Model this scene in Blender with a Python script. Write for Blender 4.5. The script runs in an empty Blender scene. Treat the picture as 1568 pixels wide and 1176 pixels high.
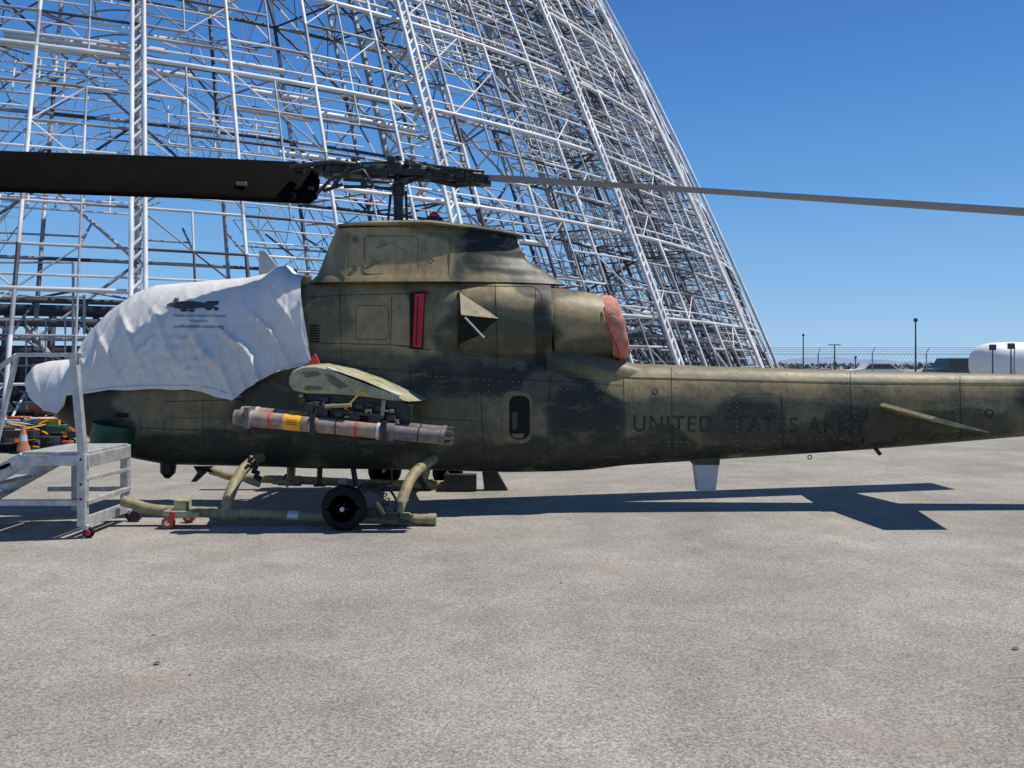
import bpy, bmesh, math, random
import numpy as np
from mathutils import Vector, Matrix, noise
random.seed(4); rng=np.random.default_rng(4)
scene=bpy.context.scene
F=1269.0; EYE=1.75
def C(px,py,Y):            # photo measurement at a known distance -> metres
    return Vector(((px-784)*Y/F, Y, EYE-(py-560)*Y/F))
# ---------------------------------------------------------------- materials
def newmat(name):
    m=bpy.data.materials.new(name); m.use_nodes=True
    nt=m.node_tree; b=nt.nodes['Principled BSDF']; return m,nt,b
def mat(name,col,rough=0.6,metal=0.0,var=0.25,scale=8,bump=0.0,bscale=60,spec=0.4):
    m,nt,b=newmat(name); N=nt.nodes; L=nt.links
    tc=N.new('ShaderNodeTexCoord'); nz=N.new('ShaderNodeTexNoise')
    nz.inputs['Scale'].default_value=scale; nz.inputs['Detail'].default_value=4; nz.inputs['Roughness'].default_value=0.65
    L.new(tc.outputs['Object'],nz.inputs['Vector'])
    r=N.new('ShaderNodeValToRGB'); r.color_ramp.elements[0].position=0.3; r.color_ramp.elements[1].position=0.7
    r.color_ramp.elements[0].color=tuple(c*(1-var) for c in col)+(1,)
    r.color_ramp.elements[1].color=tuple(min(1,c*(1+var)) for c in col)+(1,)
    L.new(nz.outputs['Fac'],r.inputs['Fac']); L.new(r.outputs['Color'],b.inputs['Base Color'])
    b.inputs['Roughness'].default_value=rough; b.inputs['Metallic'].default_value=metal
    b.inputs['Specular IOR Level'].default_value=spec
    if bump>0:
        n2=N.new('ShaderNodeTexNoise'); n2.inputs['Scale'].default_value=bscale; n2.inputs['Detail'].default_value=3
        L.new(tc.outputs['Object'],n2.inputs['Vector'])
        bp=N.new('ShaderNodeBump'); bp.inputs['Strength'].default_value=bump; bp.inputs['Distance'].default_value=0.02
        L.new(n2.outputs['Fac'],bp.inputs['Height']); L.new(bp.outputs['Normal'],b.inputs['Normal'])
    return m
def camo_mat():
    m,nt,b=newmat('camo_paint'); N=nt.nodes; L=nt.links
    at=N.new('ShaderNodeAttribute'); at.attribute_name='camo_shade'
    tc=N.new('ShaderNodeTexCoord')
    n1=N.new('ShaderNodeTexNoise'); n1.inputs['Scale'].default_value=4.5; n1.inputs['Detail'].default_value=7; n1.inputs['Roughness'].default_value=0.65
    L.new(tc.outputs['Object'],n1.inputs['Vector'])
    ma=N.new('ShaderNodeMath'); ma.operation='MULTIPLY_ADD'; ma.inputs[1].default_value=0.40
    L.new(n1.outputs['Fac'],ma.inputs[0])
    sb=N.new('ShaderNodeMath'); sb.operation='SUBTRACT'; sb.inputs[1].default_value=0.20
    L.new(at.outputs['Fac'],sb.inputs[0]); L.new(sb.outputs[0],ma.inputs[2])
    r=N.new('ShaderNodeValToRGB'); e=r.color_ramp.elements
    e[0].position=0.05; e[0].color=(0.37,0.275,0.14,1)
    e[1].position=0.95; e[1].color=(0.017,0.018,0.015,1)
    for p,c in ((0.24,(0.25,0.195,0.10)),(0.40,(0.145,0.125,0.068)),(0.54,(0.082,0.081,0.047)),(0.72,(0.040,0.042,0.028))):
        x=e.new(p); x.color=c+(1,)
    L.new(ma.outputs[0],r.inputs['Fac'])
    mp=N.new('ShaderNodeMapping'); mp.inputs['Scale'].default_value=(5,5,2.4); L.new(tc.outputs['Object'],mp.inputs['Vector'])
    n2=N.new('ShaderNodeTexNoise'); n2.inputs['Scale'].default_value=2.4; n2.inputs['Detail'].default_value=8; n2.inputs['Roughness'].default_value=.75; L.new(mp.outputs[0],n2.inputs['Vector'])
    mr=N.new('ShaderNodeMapRange'); mr.inputs[1].default_value=0.32; mr.inputs[2].default_value=0.68; mr.inputs[3].default_value=0.70; mr.inputs[4].default_value=1.25
    L.new(n2.outputs['Fac'],mr.inputs[0])
    vm=N.new('ShaderNodeVectorMath'); vm.operation='SCALE'; L.new(r.outputs['Color'],vm.inputs[0]); L.new(mr.outputs[0],vm.inputs['Scale'])
    # chalky faded patches
    mpf=N.new('ShaderNodeMapping'); mpf.inputs['Scale'].default_value=(1.3,1.3,3.0); L.new(tc.outputs['Object'],mpf.inputs['Vector'])
    nf=N.new('ShaderNodeTexNoise'); nf.inputs['Scale'].default_value=2.2; nf.inputs['Detail'].default_value=6; nf.inputs['Roughness'].default_value=.7; nf.inputs['Distortion'].default_value=.6; L.new(mpf.outputs[0],nf.inputs['Vector'])
    fr=N.new('ShaderNodeMapRange'); fr.inputs[1].default_value=.54; fr.inputs[2].default_value=.72; fr.inputs[3].default_value=0; fr.inputs[4].default_value=.42; L.new(nf.outputs['Fac'],fr.inputs[0])
    mf=N.new('ShaderNodeMix'); mf.data_type='RGBA'; L.new(fr.outputs[0],mf.inputs[0]); L.new(vm.outputs[0],mf.inputs[6]); mf.inputs[7].default_value=(.26,.225,.14,1)
    # dust that settles on upward faces
    ge=N.new('ShaderNodeNewGeometry'); sz=N.new('ShaderNodeSeparateXYZ'); L.new(ge.outputs['Normal'],sz.inputs[0])
    du=N.new('ShaderNodeMapRange'); du.inputs[1].default_value=0.35; du.inputs[2].default_value=1.0; du.inputs[3].default_value=0.0; du.inputs[4].default_value=0.22; L.new(sz.outputs[2],du.inputs[0])
    mx=N.new('ShaderNodeMix'); mx.data_type='RGBA'; L.new(du.outputs[0],mx.inputs[0]); L.new(mf.outputs[2],mx.inputs[6]); mx.inputs[7].default_value=(.38,.31,.19,1)
    L.new(mx.outputs[2],b.inputs['Base Color'])
    mr2=N.new('ShaderNodeMapRange'); mr2.inputs[3].default_value=0.36; mr2.inputs[4].default_value=0.66; L.new(n2.outputs['Fac'],mr2.inputs[0]); L.new(mr2.outputs[0],b.inputs['Roughness'])
    b.inputs['Specular IOR Level'].default_value=.35
    n3=N.new('ShaderNodeTexNoise'); n3.inputs['Scale'].default_value=3.2; n3.inputs['Detail'].default_value=2; L.new(tc.outputs['Object'],n3.inputs['Vector'])
    bp=N.new('ShaderNodeBump'); bp.inputs['Strength'].default_value=0.55; bp.inputs['Distance'].default_value=0.03
    L.new(n3.outputs['Fac'],bp.inputs['Height']); L.new(bp.outputs['Normal'],b.inputs['Normal'])
    return m
CAMO=camo_mat()
OLIVE=mat('olive_paint',(0.27,0.23,0.13),0.6,var=0.35,scale=12)
HULLG=mat('hull_olive',(0.15,0.13,0.075),0.6,var=0.3,scale=12)
PALE=mat('pale_olive_paint',(0.33,0.31,0.19),0.55,var=0.45,scale=5)
DKGREEN=mat('dark_green_paint',(0.05,0.052,0.036),0.6)
LINE=mat('panel_gap',(0.03,0.027,0.02),0.9)
RIV=mat('rivet_worn',(0.30,0.26,0.17),0.6)
TEXTM=mat('marking_black',(0.034,0.033,0.026),0.65,var=0.9,scale=14)
BLACK=mat('black_rubber',(0.012,0.012,0.012),0.8,spec=.2)
BLKMET=mat('black_metal',(0.022,0.022,0.023),0.42,var=0.5,scale=15)
BLADEB=mat('blade_black',(0.004,0.0035,0.003),0.8,var=0.3,scale=5,spec=.06)
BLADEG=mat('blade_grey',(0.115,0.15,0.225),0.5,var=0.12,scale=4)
RED=mat('red_fabric',(0.46,0.03,0.04),0.8,bump=0.4,bscale=14)
SALMON=mat('exhaust_cover_fabric',(0.50,0.22,0.165),0.85,var=.35,scale=6,bump=0.7,bscale=12)
TUBET=mat('launcher_tan',(0.30,0.22,0.17),0.6,var=0.4,scale=14)
TUBEG=mat('launcher_grey',(0.16,0.135,0.12),0.55,var=0.4,scale=14)
BAND=mat('band_silver',(0.6,0.58,0.55),0.4,metal=0.4)
YELL=mat('yellow_label',(0.80,0.38,0.02),0.6,var=0.1)
REDP=mat('red_paint',(0.6,0.05,0.03),0.5)
ALU=mat('weathered_aluminium',(0.46,0.46,0.45),0.5,metal=0.4,var=0.3,scale=9)
WHITE=mat('white_paint',(0.78,0.78,0.77),0.5,var=0.08)
LOGO=mat('logo_ink',(0.06,0.065,0.075),0.8)
LGREY=mat('light_grey',(0.45,0.46,0.45),0.55,var=0.12)
GREENP=mat('green_plastic',(0.01,0.06,0.035),0.4)
ORANGE=mat('orange_plastic',(0.75,0.13,0.02),0.55)
CLOTH=mat('cover_cloth',(0.68,0.655,0.62),0.85,var=0.08,scale=3,bump=0.35,bscale=6,spec=0.15)
STEELW=mat('frame_white_paint',(0.64,0.64,0.64),0.5,var=0.3,scale=0.5)
STEELG=mat('frame_grey_paint',(0.30,0.31,0.33),0.55,var=0.4,scale=0.6)  # grey and dark tones also stand in for shaded inner hangar members
STEELD=mat('frame_dark_steel',(0.06,0.065,0.08),0.6,var=0.4,scale=0.8)
DARKEQ=mat('dark_equipment',(0.03,0.032,0.035),0.6)
GLASS=mat('dark_glass',(0.02,0.025,0.03),0.1)
# ---------------------------------------------------------------- builder
class MB:
    def __init__(s): s.v=[];s.f=[];s.m=[]
    def add(s,v,f,m=0):
        o=len(s.v); s.v+= [tuple(x) for x in v]; s.f+=[tuple(i+o for i in q) for q in f]; s.m+=[m]*len(f)
    def beam(s,p0,p1,w,h=None,m=0,up=(0,0,1)):
        h=h or w; p0=Vector(p0);p1=Vector(p1); d=(p1-p0).normalized(); u=Vector(up)
        if abs(d.dot(u))>0.98: u=Vector((0,1,0))
        a=d.cross(u).normalized(); b=a.cross(d).normalized()
        v=[]
        for p in (p0,p1):
            for sa,sb in ((-1,-1),(1,-1),(1,1),(-1,1)): v.append(p+a*sa*w/2+b*sb*h/2)
        s.add(v,[(0,1,2,3),(7,6,5,4),(0,4,5,1),(1,5,6,2),(2,6,7,3),(3,7,4,0)],m)
    def box(s,c,sz,m=0):
        c=Vector(c); s.beam(c-Vector((sz[0]/2,0,0)),c+Vector((sz[0]/2,0,0)),sz[1],sz[2],m)
    def tube(s,pts,r,seg=10,m=0,cap=True):
        pts=[Vector(p) for p in pts]; n=len(pts); rs=[r]*n if not hasattr(r,'__len__') else r
        a=None; v=[];f=[]
        for i,p in enumerate(pts):
            d=(pts[min(i+1,n-1)]-pts[max(i-1,0)]).normalized()
            if a is None:
                a=d.cross(Vector((0,0,1)))
                if a.length<0.1: a=d.cross(Vector((0,1,0)))
            a=(a-d*a.dot(d)).normalized(); b=d.cross(a)
            for k in range(seg):
                t=2*math.pi*k/seg; v.append(p+(a*math.cos(t)+b*math.sin(t))*rs[i])
        for i in range(n-1):
            for k in range(seg):
                k2=(k+1)%seg; f.append((i*seg+k,i*seg+k2,(i+1)*seg+k2,(i+1)*seg+k))
        if cap: f.append(tuple(range(seg))[::-1]); f.append(tuple((n-1)*seg+k for k in range(seg)))
        s.add(v,f,m)
    def prism(s,poly,vec,m=0):
        vec=Vector(vec); n=len(poly); v=[Vector(p) for p in poly]; v+=[p+vec for p in v]
        f=[tuple(range(n)),tuple(range(2*n-1,n-1,-1))]+[(i,(i+1)%n,n+(i+1)%n,n+i) for i in range(n)]
        s.add(v,f,m)
    def loft(s,rings,m=0,closed=True,caps=True):
        n=len(rings[0]); v=[p for r in rings for p in r]; f=[]
        for i in range(len(rings)-1):
            for k in range(n if closed else n-1):
                k2=(k+1)%n; f.append((i*n+k,i*n+k2,(i+1)*n+k2,(i+1)*n+k))
        if caps: f.append(tuple(range(n))[::-1]); f.append(tuple((len(rings)-1)*n+k for k in range(n)))
        s.add(v,f,m)
    def build(s,name,mats,parent=None,sharp=0.6,attr=None,smooth=True,bevel=0):
        me=bpy.data.meshes.new(name); me.from_pydata(s.v,[],s.f)
        for m in mats: me.materials.append(m)
        me.polygons.foreach_set('material_index',s.m)
        if smooth:
            bm=bmesh.new(); bm.from_mesh(me); bmesh.ops.recalc_face_normals(bm,faces=bm.faces)
            for e in bm.edges:
                if len(e.link_faces)==2 and e.calc_face_angle(0)>sharp: e.smooth=False
            for f in bm.faces: f.smooth=True
            bm.to_mesh(me); bm.free()
        if attr:
            a=me.attributes.new('camo_shade','FLOAT','POINT'); a.data.foreach_set('value',[attr(Vector(v.co)) for v in me.vertices])
        ob=bpy.data.objects.new(name,me); scene.collection.objects.link(ob)
        if bevel:
            b=ob.modifiers.new('bevel','BEVEL'); b.width=bevel; b.segments=2; b.limit_method='ANGLE'
        if parent: ob.parent=parent
        return ob
def empty(name):
    e=bpy.data.objects.new(name,None); scene.collection.objects.link(e); return e
def smoothpts(pts,n=6):
    pts=[Vector(p) for p in pts]; out=[]
    for i in range(len(pts)-1):
        p0=pts[max(i-1,0)];p1=pts[i];p2=pts[i+1];p3=pts[min(i+2,len(pts)-1)]
        for k in range(n):
            t=k/n; out.append(0.5*((2*p1)+(p2-p0)*t+(2*p0-5*p1+4*p2-p3)*t*t+(3*p1-p0-3*p2+p3)*t**3))
    out.append(pts[-1]); return out
def superell(a,b,n,seg):
    """a,b half axes; arc-length uniform points"""
    t=np.linspace(0,2*math.pi,721); c=np.cos(t); s_=np.sin(t)
    x=a*np.sign(c)*np.abs(c)**(2/n); y=b*np.sign(s_)*np.abs(s_)**(2/n)
    l=np.concatenate([[0],np.cumsum(np.hypot(np.diff(x),np.diff(y)))])
    q=(np.arange(seg)+.5)/seg*l[-1]
    return np.interp(q,l,x),np.interp(q,l,y)
# ---------------------------------------------------------------- helicopter
YC=10.4
heli=empty('attack_helicopter')
SC=YC/F
def X_(px): return (px-784)*SC
def Z_(py): return EYE-(py-560)*SC
FS=[(70,578,618,.14,2.3),(90,562,640,.24,2.4),(125,556,660,.34,2.4),(165,556,680,.41,2.6),(205,552,700,.45,2.7),(260,545,710,.46,2.9),
(440,470,714,.47,3.2),(470,434,715,.48,4.2),(560,432,716,.485,4.4),(690,432,718,.485,4.0),(720,470,720,.48,3.4),(780,510,722,.475,2.9),(850,535,721,.47,2.6),(900,548,719,.44,2.4),
(955,556,712,.40,2.25),(1100,561,703,.36,2.2),(1330,568,688,.30,2.2),(1568,573,668,.24,2.2),(1760,572,650,.18,2.2),(1850,570,635,.13,2.2)]
FS=np.array(FS,float)
xs=np.arange(70,1850,6.0)
cols=[np.interp(xs,FS[:,0],FS[:,i]) for i in range(1,5)]
ker=np.array([1,2,3,2,1])/9
def sm(a): 
    b=np.pad(a,2,mode='edge'); return np.convolve(b,ker,'valid')
cols=[sm(c) for c in cols]
def fsec(X):
    px=784+X/SC
    t,b,w,n=[np.interp(px,xs,c) for c in cols]
    return (Z_(t)+Z_(b))/2,(Z_(t)-Z_(b))/2,w,n
PS=np.array([(662,496,30,.36,2.2),(670,494,52,.49,2.3),(682,493,61,.55,2.5),(700,493,64,.585,2.6),(760,493,65,.61,2.6),(842,498,62,.565,2.3)],float)
def psec(X):
    px=784+X/SC
    if px<662 or px>842: return None
    c,r,w,n=[np.interp(px,PS[:,0],PS[:,i]) for i in range(1,5)]
    return Z_(c),r*SC,w,n
def half(sec,Z):
    if sec is None: return 0
    zc,h,w,n=sec; d=abs((Z-zc)/h)
    return w*(1-d**n)**(1/n) if d<1 else 0
def surfY(X,Z): return YC-max(half(fsec(X),Z),half(psec(X),Z))
def on(px,py,off=0.004):
    Y=9.95
    for _ in range(6):
        p=C(px,py,Y); Y=0.5*Y+0.5*(surfY(p.x,p.z)-off)
    return C(px,py,Y)
def ring(X,zc,h,w,n,seg=64,y0=YC,lean=0):
    y,z=superell(w,h,n,seg)
    return [(X+lean*b,y0+a,zc+b) for a,b in zip(y,z)]
# camouflage: sprayed patches at measured positions, plus painted pod shade, cowl highlight, darker belly
BL=[(150,640,60,50,.80),(280,622,90,24,.34),(420,640,60,70,.72),(330,690,170,30,.86),(560,480,60,60,.24),(500,470,28,60,.46),(600,500,40,60,.20),(665,500,22,70,.30),
(560,575,90,40,.52),(620,640,60,60,.66),(545,670,90,60,.80),(700,655,46,70,.48),(760,574,130,28,.95),(700,520,30,45,.68),(760,525,80,32,.60),(765,450,80,24,.18),(835,515,18,60,.90),(845,600,40,34,.55),(740,705,90,25,.8),  # includes the shade under the engine pod and the highlight on its top
(900,645,60,56,.92),(850,695,90,30,.85),(905,485,60,42,.22),(900,535,60,22,.55),(960,590,50,22,.26),
(1010,590,50,24,.20),(1010,685,80,22,.78),(1090,600,40,26,.32),(1150,655,58,38,.70),(1230,590,60,22,.25),(1250,672,60,26,.68),(1320,658,50,44,.76),(1420,600,50,26,.32),(1480,655,90,32,.66),(1540,600,40,26,.28),(1650,600,60,60,.8),
(1130,704,220,20,.85),(1450,684,160,18,.8),(570,385,80,50,.06),(650,400,34,40,.14),(705,400,14,44,.60),(780,385,66,38,1.05),(840,425,56,28,1.05),(525,395,18,40,.24),(740,432,40,7,.30)]
def camo_shade(co):
    k=F/9.95 if co.z<Z_(430) else F/10.2
    px=784+co.x*k; py=560-(co.z-EYE)*k
    nx=noise.noise(Vector((co.x*1.9,co.z*1.9,co.y*.6)))*30; ny=noise.noise(Vector((co.x*1.9+7,co.z*1.9,co.y*.6)))*18
    px+=nx;py+=ny
    if co.y>YC: px+=60
    val=.42
    for (cx,cy,rx,ry,v) in BL:
        dx=(px-cx)/rx
        if abs(dx)>1.3: continue
        dy=(py-cy)/ry
        if abs(dy)>1.3: continue
        d=math.sqrt(dx*dx+dy*dy)
        a=min(1,max(0,(1.2-d)/.32)); a=a*a*(3-2*a); val=val*(1-a)+v*a
    return val
fm=MB()
fm.loft([ring(X_(p),(Z_(a)+Z_(b))/2,(Z_(a)-Z_(b))/2,w,n,96) for p,a,b,w,n in zip(xs,*cols)])
fm.build('fuselage',[CAMO],heli,attr=camo_shade)
pm=MB(); rr=[]
for p in np.arange(662,842.1,4): 
    c,r,w,n=[np.interp(p,PS[:,0],PS[:,i]) for i in range(1,5)]; rr.append(ring(X_(p),Z_(c),r*SC,w,n,72))
rr.append(ring(X_(843),Z_(498),58*SC,.53,2.2,72))
pm.loft(rr)
rr=[]
for p in (843,848,852,860,870,880,890,900,910,920,930):
    c=np.interp(p,(843,910,930),(499,500,501)); r=np.interp(p,(843,852,880,910,930),(59,60,56,51,46.5)); w=np.interp(p,(843,852,880,910,930),(.52,.525,.49,.445,.41))
    rr.append(ring(X_(p),Z_(c),r*SC,w,2.05,72,lean=-0.10))
pm.loft(rr)
rr=[]
for p,t,b,w in ((835,520,600,.44),(870,525,600,.42),(910,538,600,.38),(945,550,600,.33),(975,558,600,.25)):
    rr.append(ring(X_(p),(Z_(t)+Z_(b))/2,(Z_(t)-Z_(b))/2,w,2.4,48))
pm.loft(rr)
pm.build('engine_cowling',[CAMO],heli,attr=camo_shade)
em=MB(); rr=[]
for p,c,r,w in ((927,501,48,.42),(936,501,50,.435),(946,502,49,.43),(952,502,44,.39),(955,502,20,.16)):
    rg=ring(X_(p),Z_(c),r*SC,w,2.05,48,lean=-0.22)
    rg=[(x+.02*noise.noise(Vector((y*6,z*6,p))),y,z+.02*noise.noise(Vector((y*9,z*9,p+5)))) for x,y,z in rg]
    rr.append(rg)
em.loft(rr); em.tube(smoothpts([C(925,470,10.0),C(932,500,9.95),C(948,540,10.0),C(951,552,10.05)]),.010,6,1)
em.build('exhaust_cover',[SALMON,RED],heli)
# transmission pylon fairing
PY=np.array([(437,478,866,.50),(432,482,858,.485),(425,490,846,.46),(410,496,828,.42),(390,503,808,.375),(370,511,795,.33),(354,518,790,.30)],float)[::-1]
ym=MB(); rr=[]
for py in np.linspace(437,354,34):
    xl,xr,w=[np.interp(py,PY[:,0],PY[:,i]) for i in (1,2,3)]
    cx=(xl+xr)/2; hl=(xr-xl)/2; r=[]
    ax,ay=superell(hl*SC,w,4.2,120)
    for x_,y_ in zip(ax/SC,ay):
        x=cx+x_; taper=1 if x<cx else 1-0.62*((x-cx)/hl)**2
        zt=-(max(0,x-700)/100)*9*min(1,max(0,(415-py)/25))
        r.append((X_(x),YC+taper*y_,Z_(py-zt)))
    rr.append(r)
ym.loft(rr)
def brim(off,grow):
    r=[]
    ax,ay=superell((142+grow)*SC,.365+grow*.004,3.5,100)
    for x_,y_ in zip(ax/SC,ay):
        x=660+x_; tp=1 if x<660 else 1-0.5*((x-660)/142)**2
        zp=349+max(0,(x-660))/142*15 
        r.append((X_(x),YC+y_*tp,Z_(zp)+off))
    return r
ym.loft([brim(-.018,-8),brim(-.012,0),brim(.012,0),brim(.03,-12),brim(.055,-32),brim(.07,-50)])
ym.build('pylon_fairing',[CAMO],heli,attr=camo_shade)
dm=MB()
dm.tube([(X_(665),YC,Z_(350)),(X_(665),YC,Z_(333))],[.16,.10],20,0)
dm.tube([(X_(665),YC,Z_(333)),(X_(665),YC,Z_(329)),(X_(665),YC,Z_(324))],[.07,.065,.02],20,1)
dm.prism([C(715,361,10.2),C(735,352,10.2),C(760,356,10.2),C(768,366,10.2)],(0,.3,0),0)
dm.tube(smoothpts([C(478,344,10.1),C(498,343,10.1),C(512,348,10.1),C(522,358,10.1)]),.014,8,2)
dm.tube([C(478,344,10.1),C(468,345,10.1)],.008,6,2)
dm.prism([C(397,383,10.35),C(407,386,10.35),C(436,422,10.35),C(396,426,10.35)],(0,.05,0),3)
dm.build('pylon_details',[BLKMET,REDP,OLIVE,LGREY],heli)
# ---------------- surface decals
def strip(mb,pts,wpx=1.0,off=.004,m=0,step=8):
    P=[]
    for (a,b) in zip(pts[:-1],pts[1:]):
        L=math.hypot(b[0]-a[0],b[1]-a[1]); n=max(1,int(L/step))
        for i in range(n): P.append((a[0]+(b[0]-a[0])*i/n,a[1]+(b[1]-a[1])*i/n))
    P.append(pts[-1])
    V=[]
    for i,p in enumerate(P):
        q=P[min(i+1,len(P)-1)];o=P[max(i-1,0)]; dx,dy=q[0]-o[0],q[1]-o[1]; l=math.hypot(dx,dy) or 1
        nx,ny=-dy/l*wpx/2,dx/l*wpx/2
        V.append(on(p[0]+nx,p[1]+ny,off)); V.append(on(p[0]-nx,p[1]-ny,off))
    mb.add(V,[(2*i,2*i+1,2*i+3,2*i+2) for i in range(len(P)-1)],m)
def rrect(x0,y0,x1,y1,r,n=5):
    o=[]
    for cx,cy,a in ((x1-r,y0+r,-90),(x1-r,y1-r,0),(x0+r,y1-r,90),(x0+r,y0+r,180)):
        for i in range(n+1):
            t=math.radians(a+90*i/n); o.append((cx+r*math.cos(t),cy+r*math.sin(t)))
    return o+[o[0]]
pl=MB()
LN=[[(475,455),(520,452),(600,450),(660,448)],[(520,438),(522,530),(528,600)],[(600,528),(628,530)],[(475,525),(600,528),(660,536)],
[(500,560),(630,568),(700,575),(850,584),(955,590)],[(628,560),(628,720)],[(735,566),(738,650),(742,718)],
[(842,575),(840,650),(842,718)],[(955,560),(956,710)],[(1028,562),(1030,706)],[(1197,600),(1200,696)],[(1302,570),(1305,688)],[(1470,575),(1472,672)],
[(640,640),(735,645)],[(215,640),(215,700)],[(250,615),(370,612)],[(310,612),(312,700)],[(215,655),(370,662)],[(380,640),(382,710)],
[(600,455),(598,528)],[(560,560),(558,620)]]
for l in LN: strip(pl,l,.85)
strip(pl,[(955,578),(1120,582),(1300,586),(1568,588)],1.4)
for rc in (rrect(1122,603,1197,640,14),rrect(845,645,866,664,4),rrect(250,640,345,690,8),rrect(545,468,595,520,7)):
    strip(pl,rc,.7,step=5)
strip(pl,rrect(700,438,830,545,20),.8,.005,step=5)
strip(pl,[(758,432),(762,560)],1.1,.005); strip(pl,[(820,436),(822,556)],.9,.005)
def riv(a,b,sp=7,off=.004):
    L=math.hypot(b[0]-a[0],b[1]-a[1]); n=int(L/sp)
    for i in range(n+1):
        x=a[0]+(b[0]-a[0])*i/n; y=a[1]+(b[1]-a[1])*i/n; p=on(x,y,off); s=.0055
        pl.add([p+Vector((-s,0,-s)),p+Vector((s,0,-s)),p+Vector((s,0,s)),p+Vector((-s,0,s))],[(0,1,2,3)],1 if random.random()<.75 else 0)
for x in (963,969,1023,1035,1117,1128,1192,1205,1297,1309,1464): riv((x,572),(x+1,690 if x<1200 else 675))
for y0,y1 in ((594,603),(610,618),(628,632),(678,668)): riv((970,y0),(1560,y1),9)
for a,b in (((480,458),(660,452)),((532,540),(532,600)),((505,566),(840,588)),((634,575),(634,712)),((748,590),(750,712)),((220,646),(370,652)),((850,595),(950,600))): riv(a,b,9)
for (x,y,r) in ((1515,633,6),(1003,600,4),(660,570,4),(1240,700,3)):
    strip(pl,[(x+r*math.cos(t*math.pi/6),y+r*math.sin(t*math.pi/6)) for t in range(13)],1.6,.006,step=20)
pl.build('panel_lines',[LINE,RIV],heli,smooth=False)
wm=MB()
def slab(mb,outline,off,m,thick=.012,inset=None):
    pts=[on(x,y,off) for x,y in outline]; mb.prism(pts,(0,thick,0),m)
slab(wm,rrect(769,599,815,679,15)[:-1],.010,0,.03); slab(wm,rrect(780,606,811,673,12)[:-1],.014,1,.01); slab(wm,[(783,664),(803,664),(800,671),(787,671)],.018,0,.006)
slab(wm,[(784,632),(793,630),(792,656),(785,660)],.018,3,.006)
slab(wm,[(627,448),(651,446),(647,535),(628,534)],.05,1,.06); slab(wm,[(635,450),(650,449),(645,532),(632,531)],.062,2,.02)
strip(wm,[(640,455),(637,530)],1.5,.066,1)
for i in range(7): slab(wm,[(475,497+i*4),(489,498+i*4),(489,500+i*4),(475,499+i*4)],.01,1,.01)
# scoop: hood facet coloured lighter as if lit, black faces paint the shaded opening
a=on(701,446,0);b_=on(766,488,0);c_=on(700,536,0); d=on(704,449,.10); e=on(706,482,.20)
wm.add([a,b_,d],[(0,1,2)],0); wm.add([d,b_,e],[(0,1,2)],5)
wm.add([e,b_,on(735,512,.01),c_],[(0,1,2,3)],1); wm.add([a,d,e,c_],[(0,1,2,3)],1)
wm.tube([on(712,486,.22),on(741,517,.14)],.012,8,4)
for x,y in ((186,636),(500,600)): slab(wm,[(x-9,y-3),(x+9,y-3),(x+9,y+3),(x-9,y+3)],.03,1,.03)
# dark slab painting the shadow on the boom at the stabilizer root
slab(wm,[(1330,624),(1352,630),(1392,645),(1382,660),(1362,676),(1322,680)],.03,3,.05)
wm.build('side_fittings',[HULLG,BLACK,RED,DKGREEN,LGREY,OLIVE],heli,sharp=.3)
def onp(px,py,off=.006):
    w=np.interp(py,PY[:,0],PY[:,3]); tp=1 if px<672 else 1-0.62*((px-672)/165)**2
    return C(px,py,YC-w*tp*.99-off)
hm=MB()
def ostrip(pts,w=1.6):
    for a,b in zip(pts[:-1],pts[1:]):
        n=max(1,int(math.hypot(a[0]-b[0],a[1]-b[1])/10))
        for i in range(n):
            p=(a[0]+(b[0]-a[0])*i/n,a[1]+(b[1]-a[1])*i/n); q=(a[0]+(b[0]-a[0])*(i+1)/n,a[1]+(b[1]-a[1])*(i+1)/n)
            hm.beam(onp(*p,.012),onp(*q,.012),.012,.016)
ostrip(rrect(558,362,640,420,6)); ostrip([(636,352),(690,356),(687,430)]); ostrip([(533,356),(530,395),(528,432)]); ostrip([(575,380),(600,372),(622,388)]); ostrip([(560,410),(585,400)])
for x,y in ((572,402),(628,410),(585,372),(543,366),(543,410),(660,400)): ostrip([(x-4,y),(x,y-4),(x+4,y),(x,y+4),(x-4,y)])
hm.build('fairing_lines',[HULLG],heli,smooth=False)
# text marking
tc=bpy.data.curves.new('t','FONT'); tc.body='UNITED STATES ARMY'; tc.size=1; tc.space_character=1.16; tc.space_word=1.15; tc.offset=0.004
to=bpy.data.objects.new('t',tc); scene.collection.objects.link(to)
dg=bpy.context.evaluated_depsgraph_get(); me=bpy.data.meshes.new_from_object(to.evaluated_get(dg))
bm=bmesh.new(); bm.from_mesh(me)
xsv=[v.co.x for v in bm.verts]; ysv=[v.co.y for v in bm.verts]; x0,x1,y0,y1=min(xsv),max(xsv),min(ysv),max(ysv)
for i in range(1,8): bmesh.ops.bisect_plane(bm,geom=bm.verts[:]+bm.edges[:]+bm.faces[:],plane_co=(0,y0+(y1-y0)*i/8,0),plane_no=(0,1,0))
for v in bm.verts:
    u=(v.co.x-x0)/(x1-x0); w=(v.co.y-y0)/(y1-y0)
    v.co=on(970+u*358, 661-w*25+u*4, .006)
mm=bpy.data.meshes.new('army_marking'); bm.to_mesh(mm); bm.free(); mm.materials.append(TEXTM)
o=bpy.data.objects.new('army_marking',mm); scene.collection.objects.link(o); o.parent=heli
bpy.data.objects.remove(to)
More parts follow.
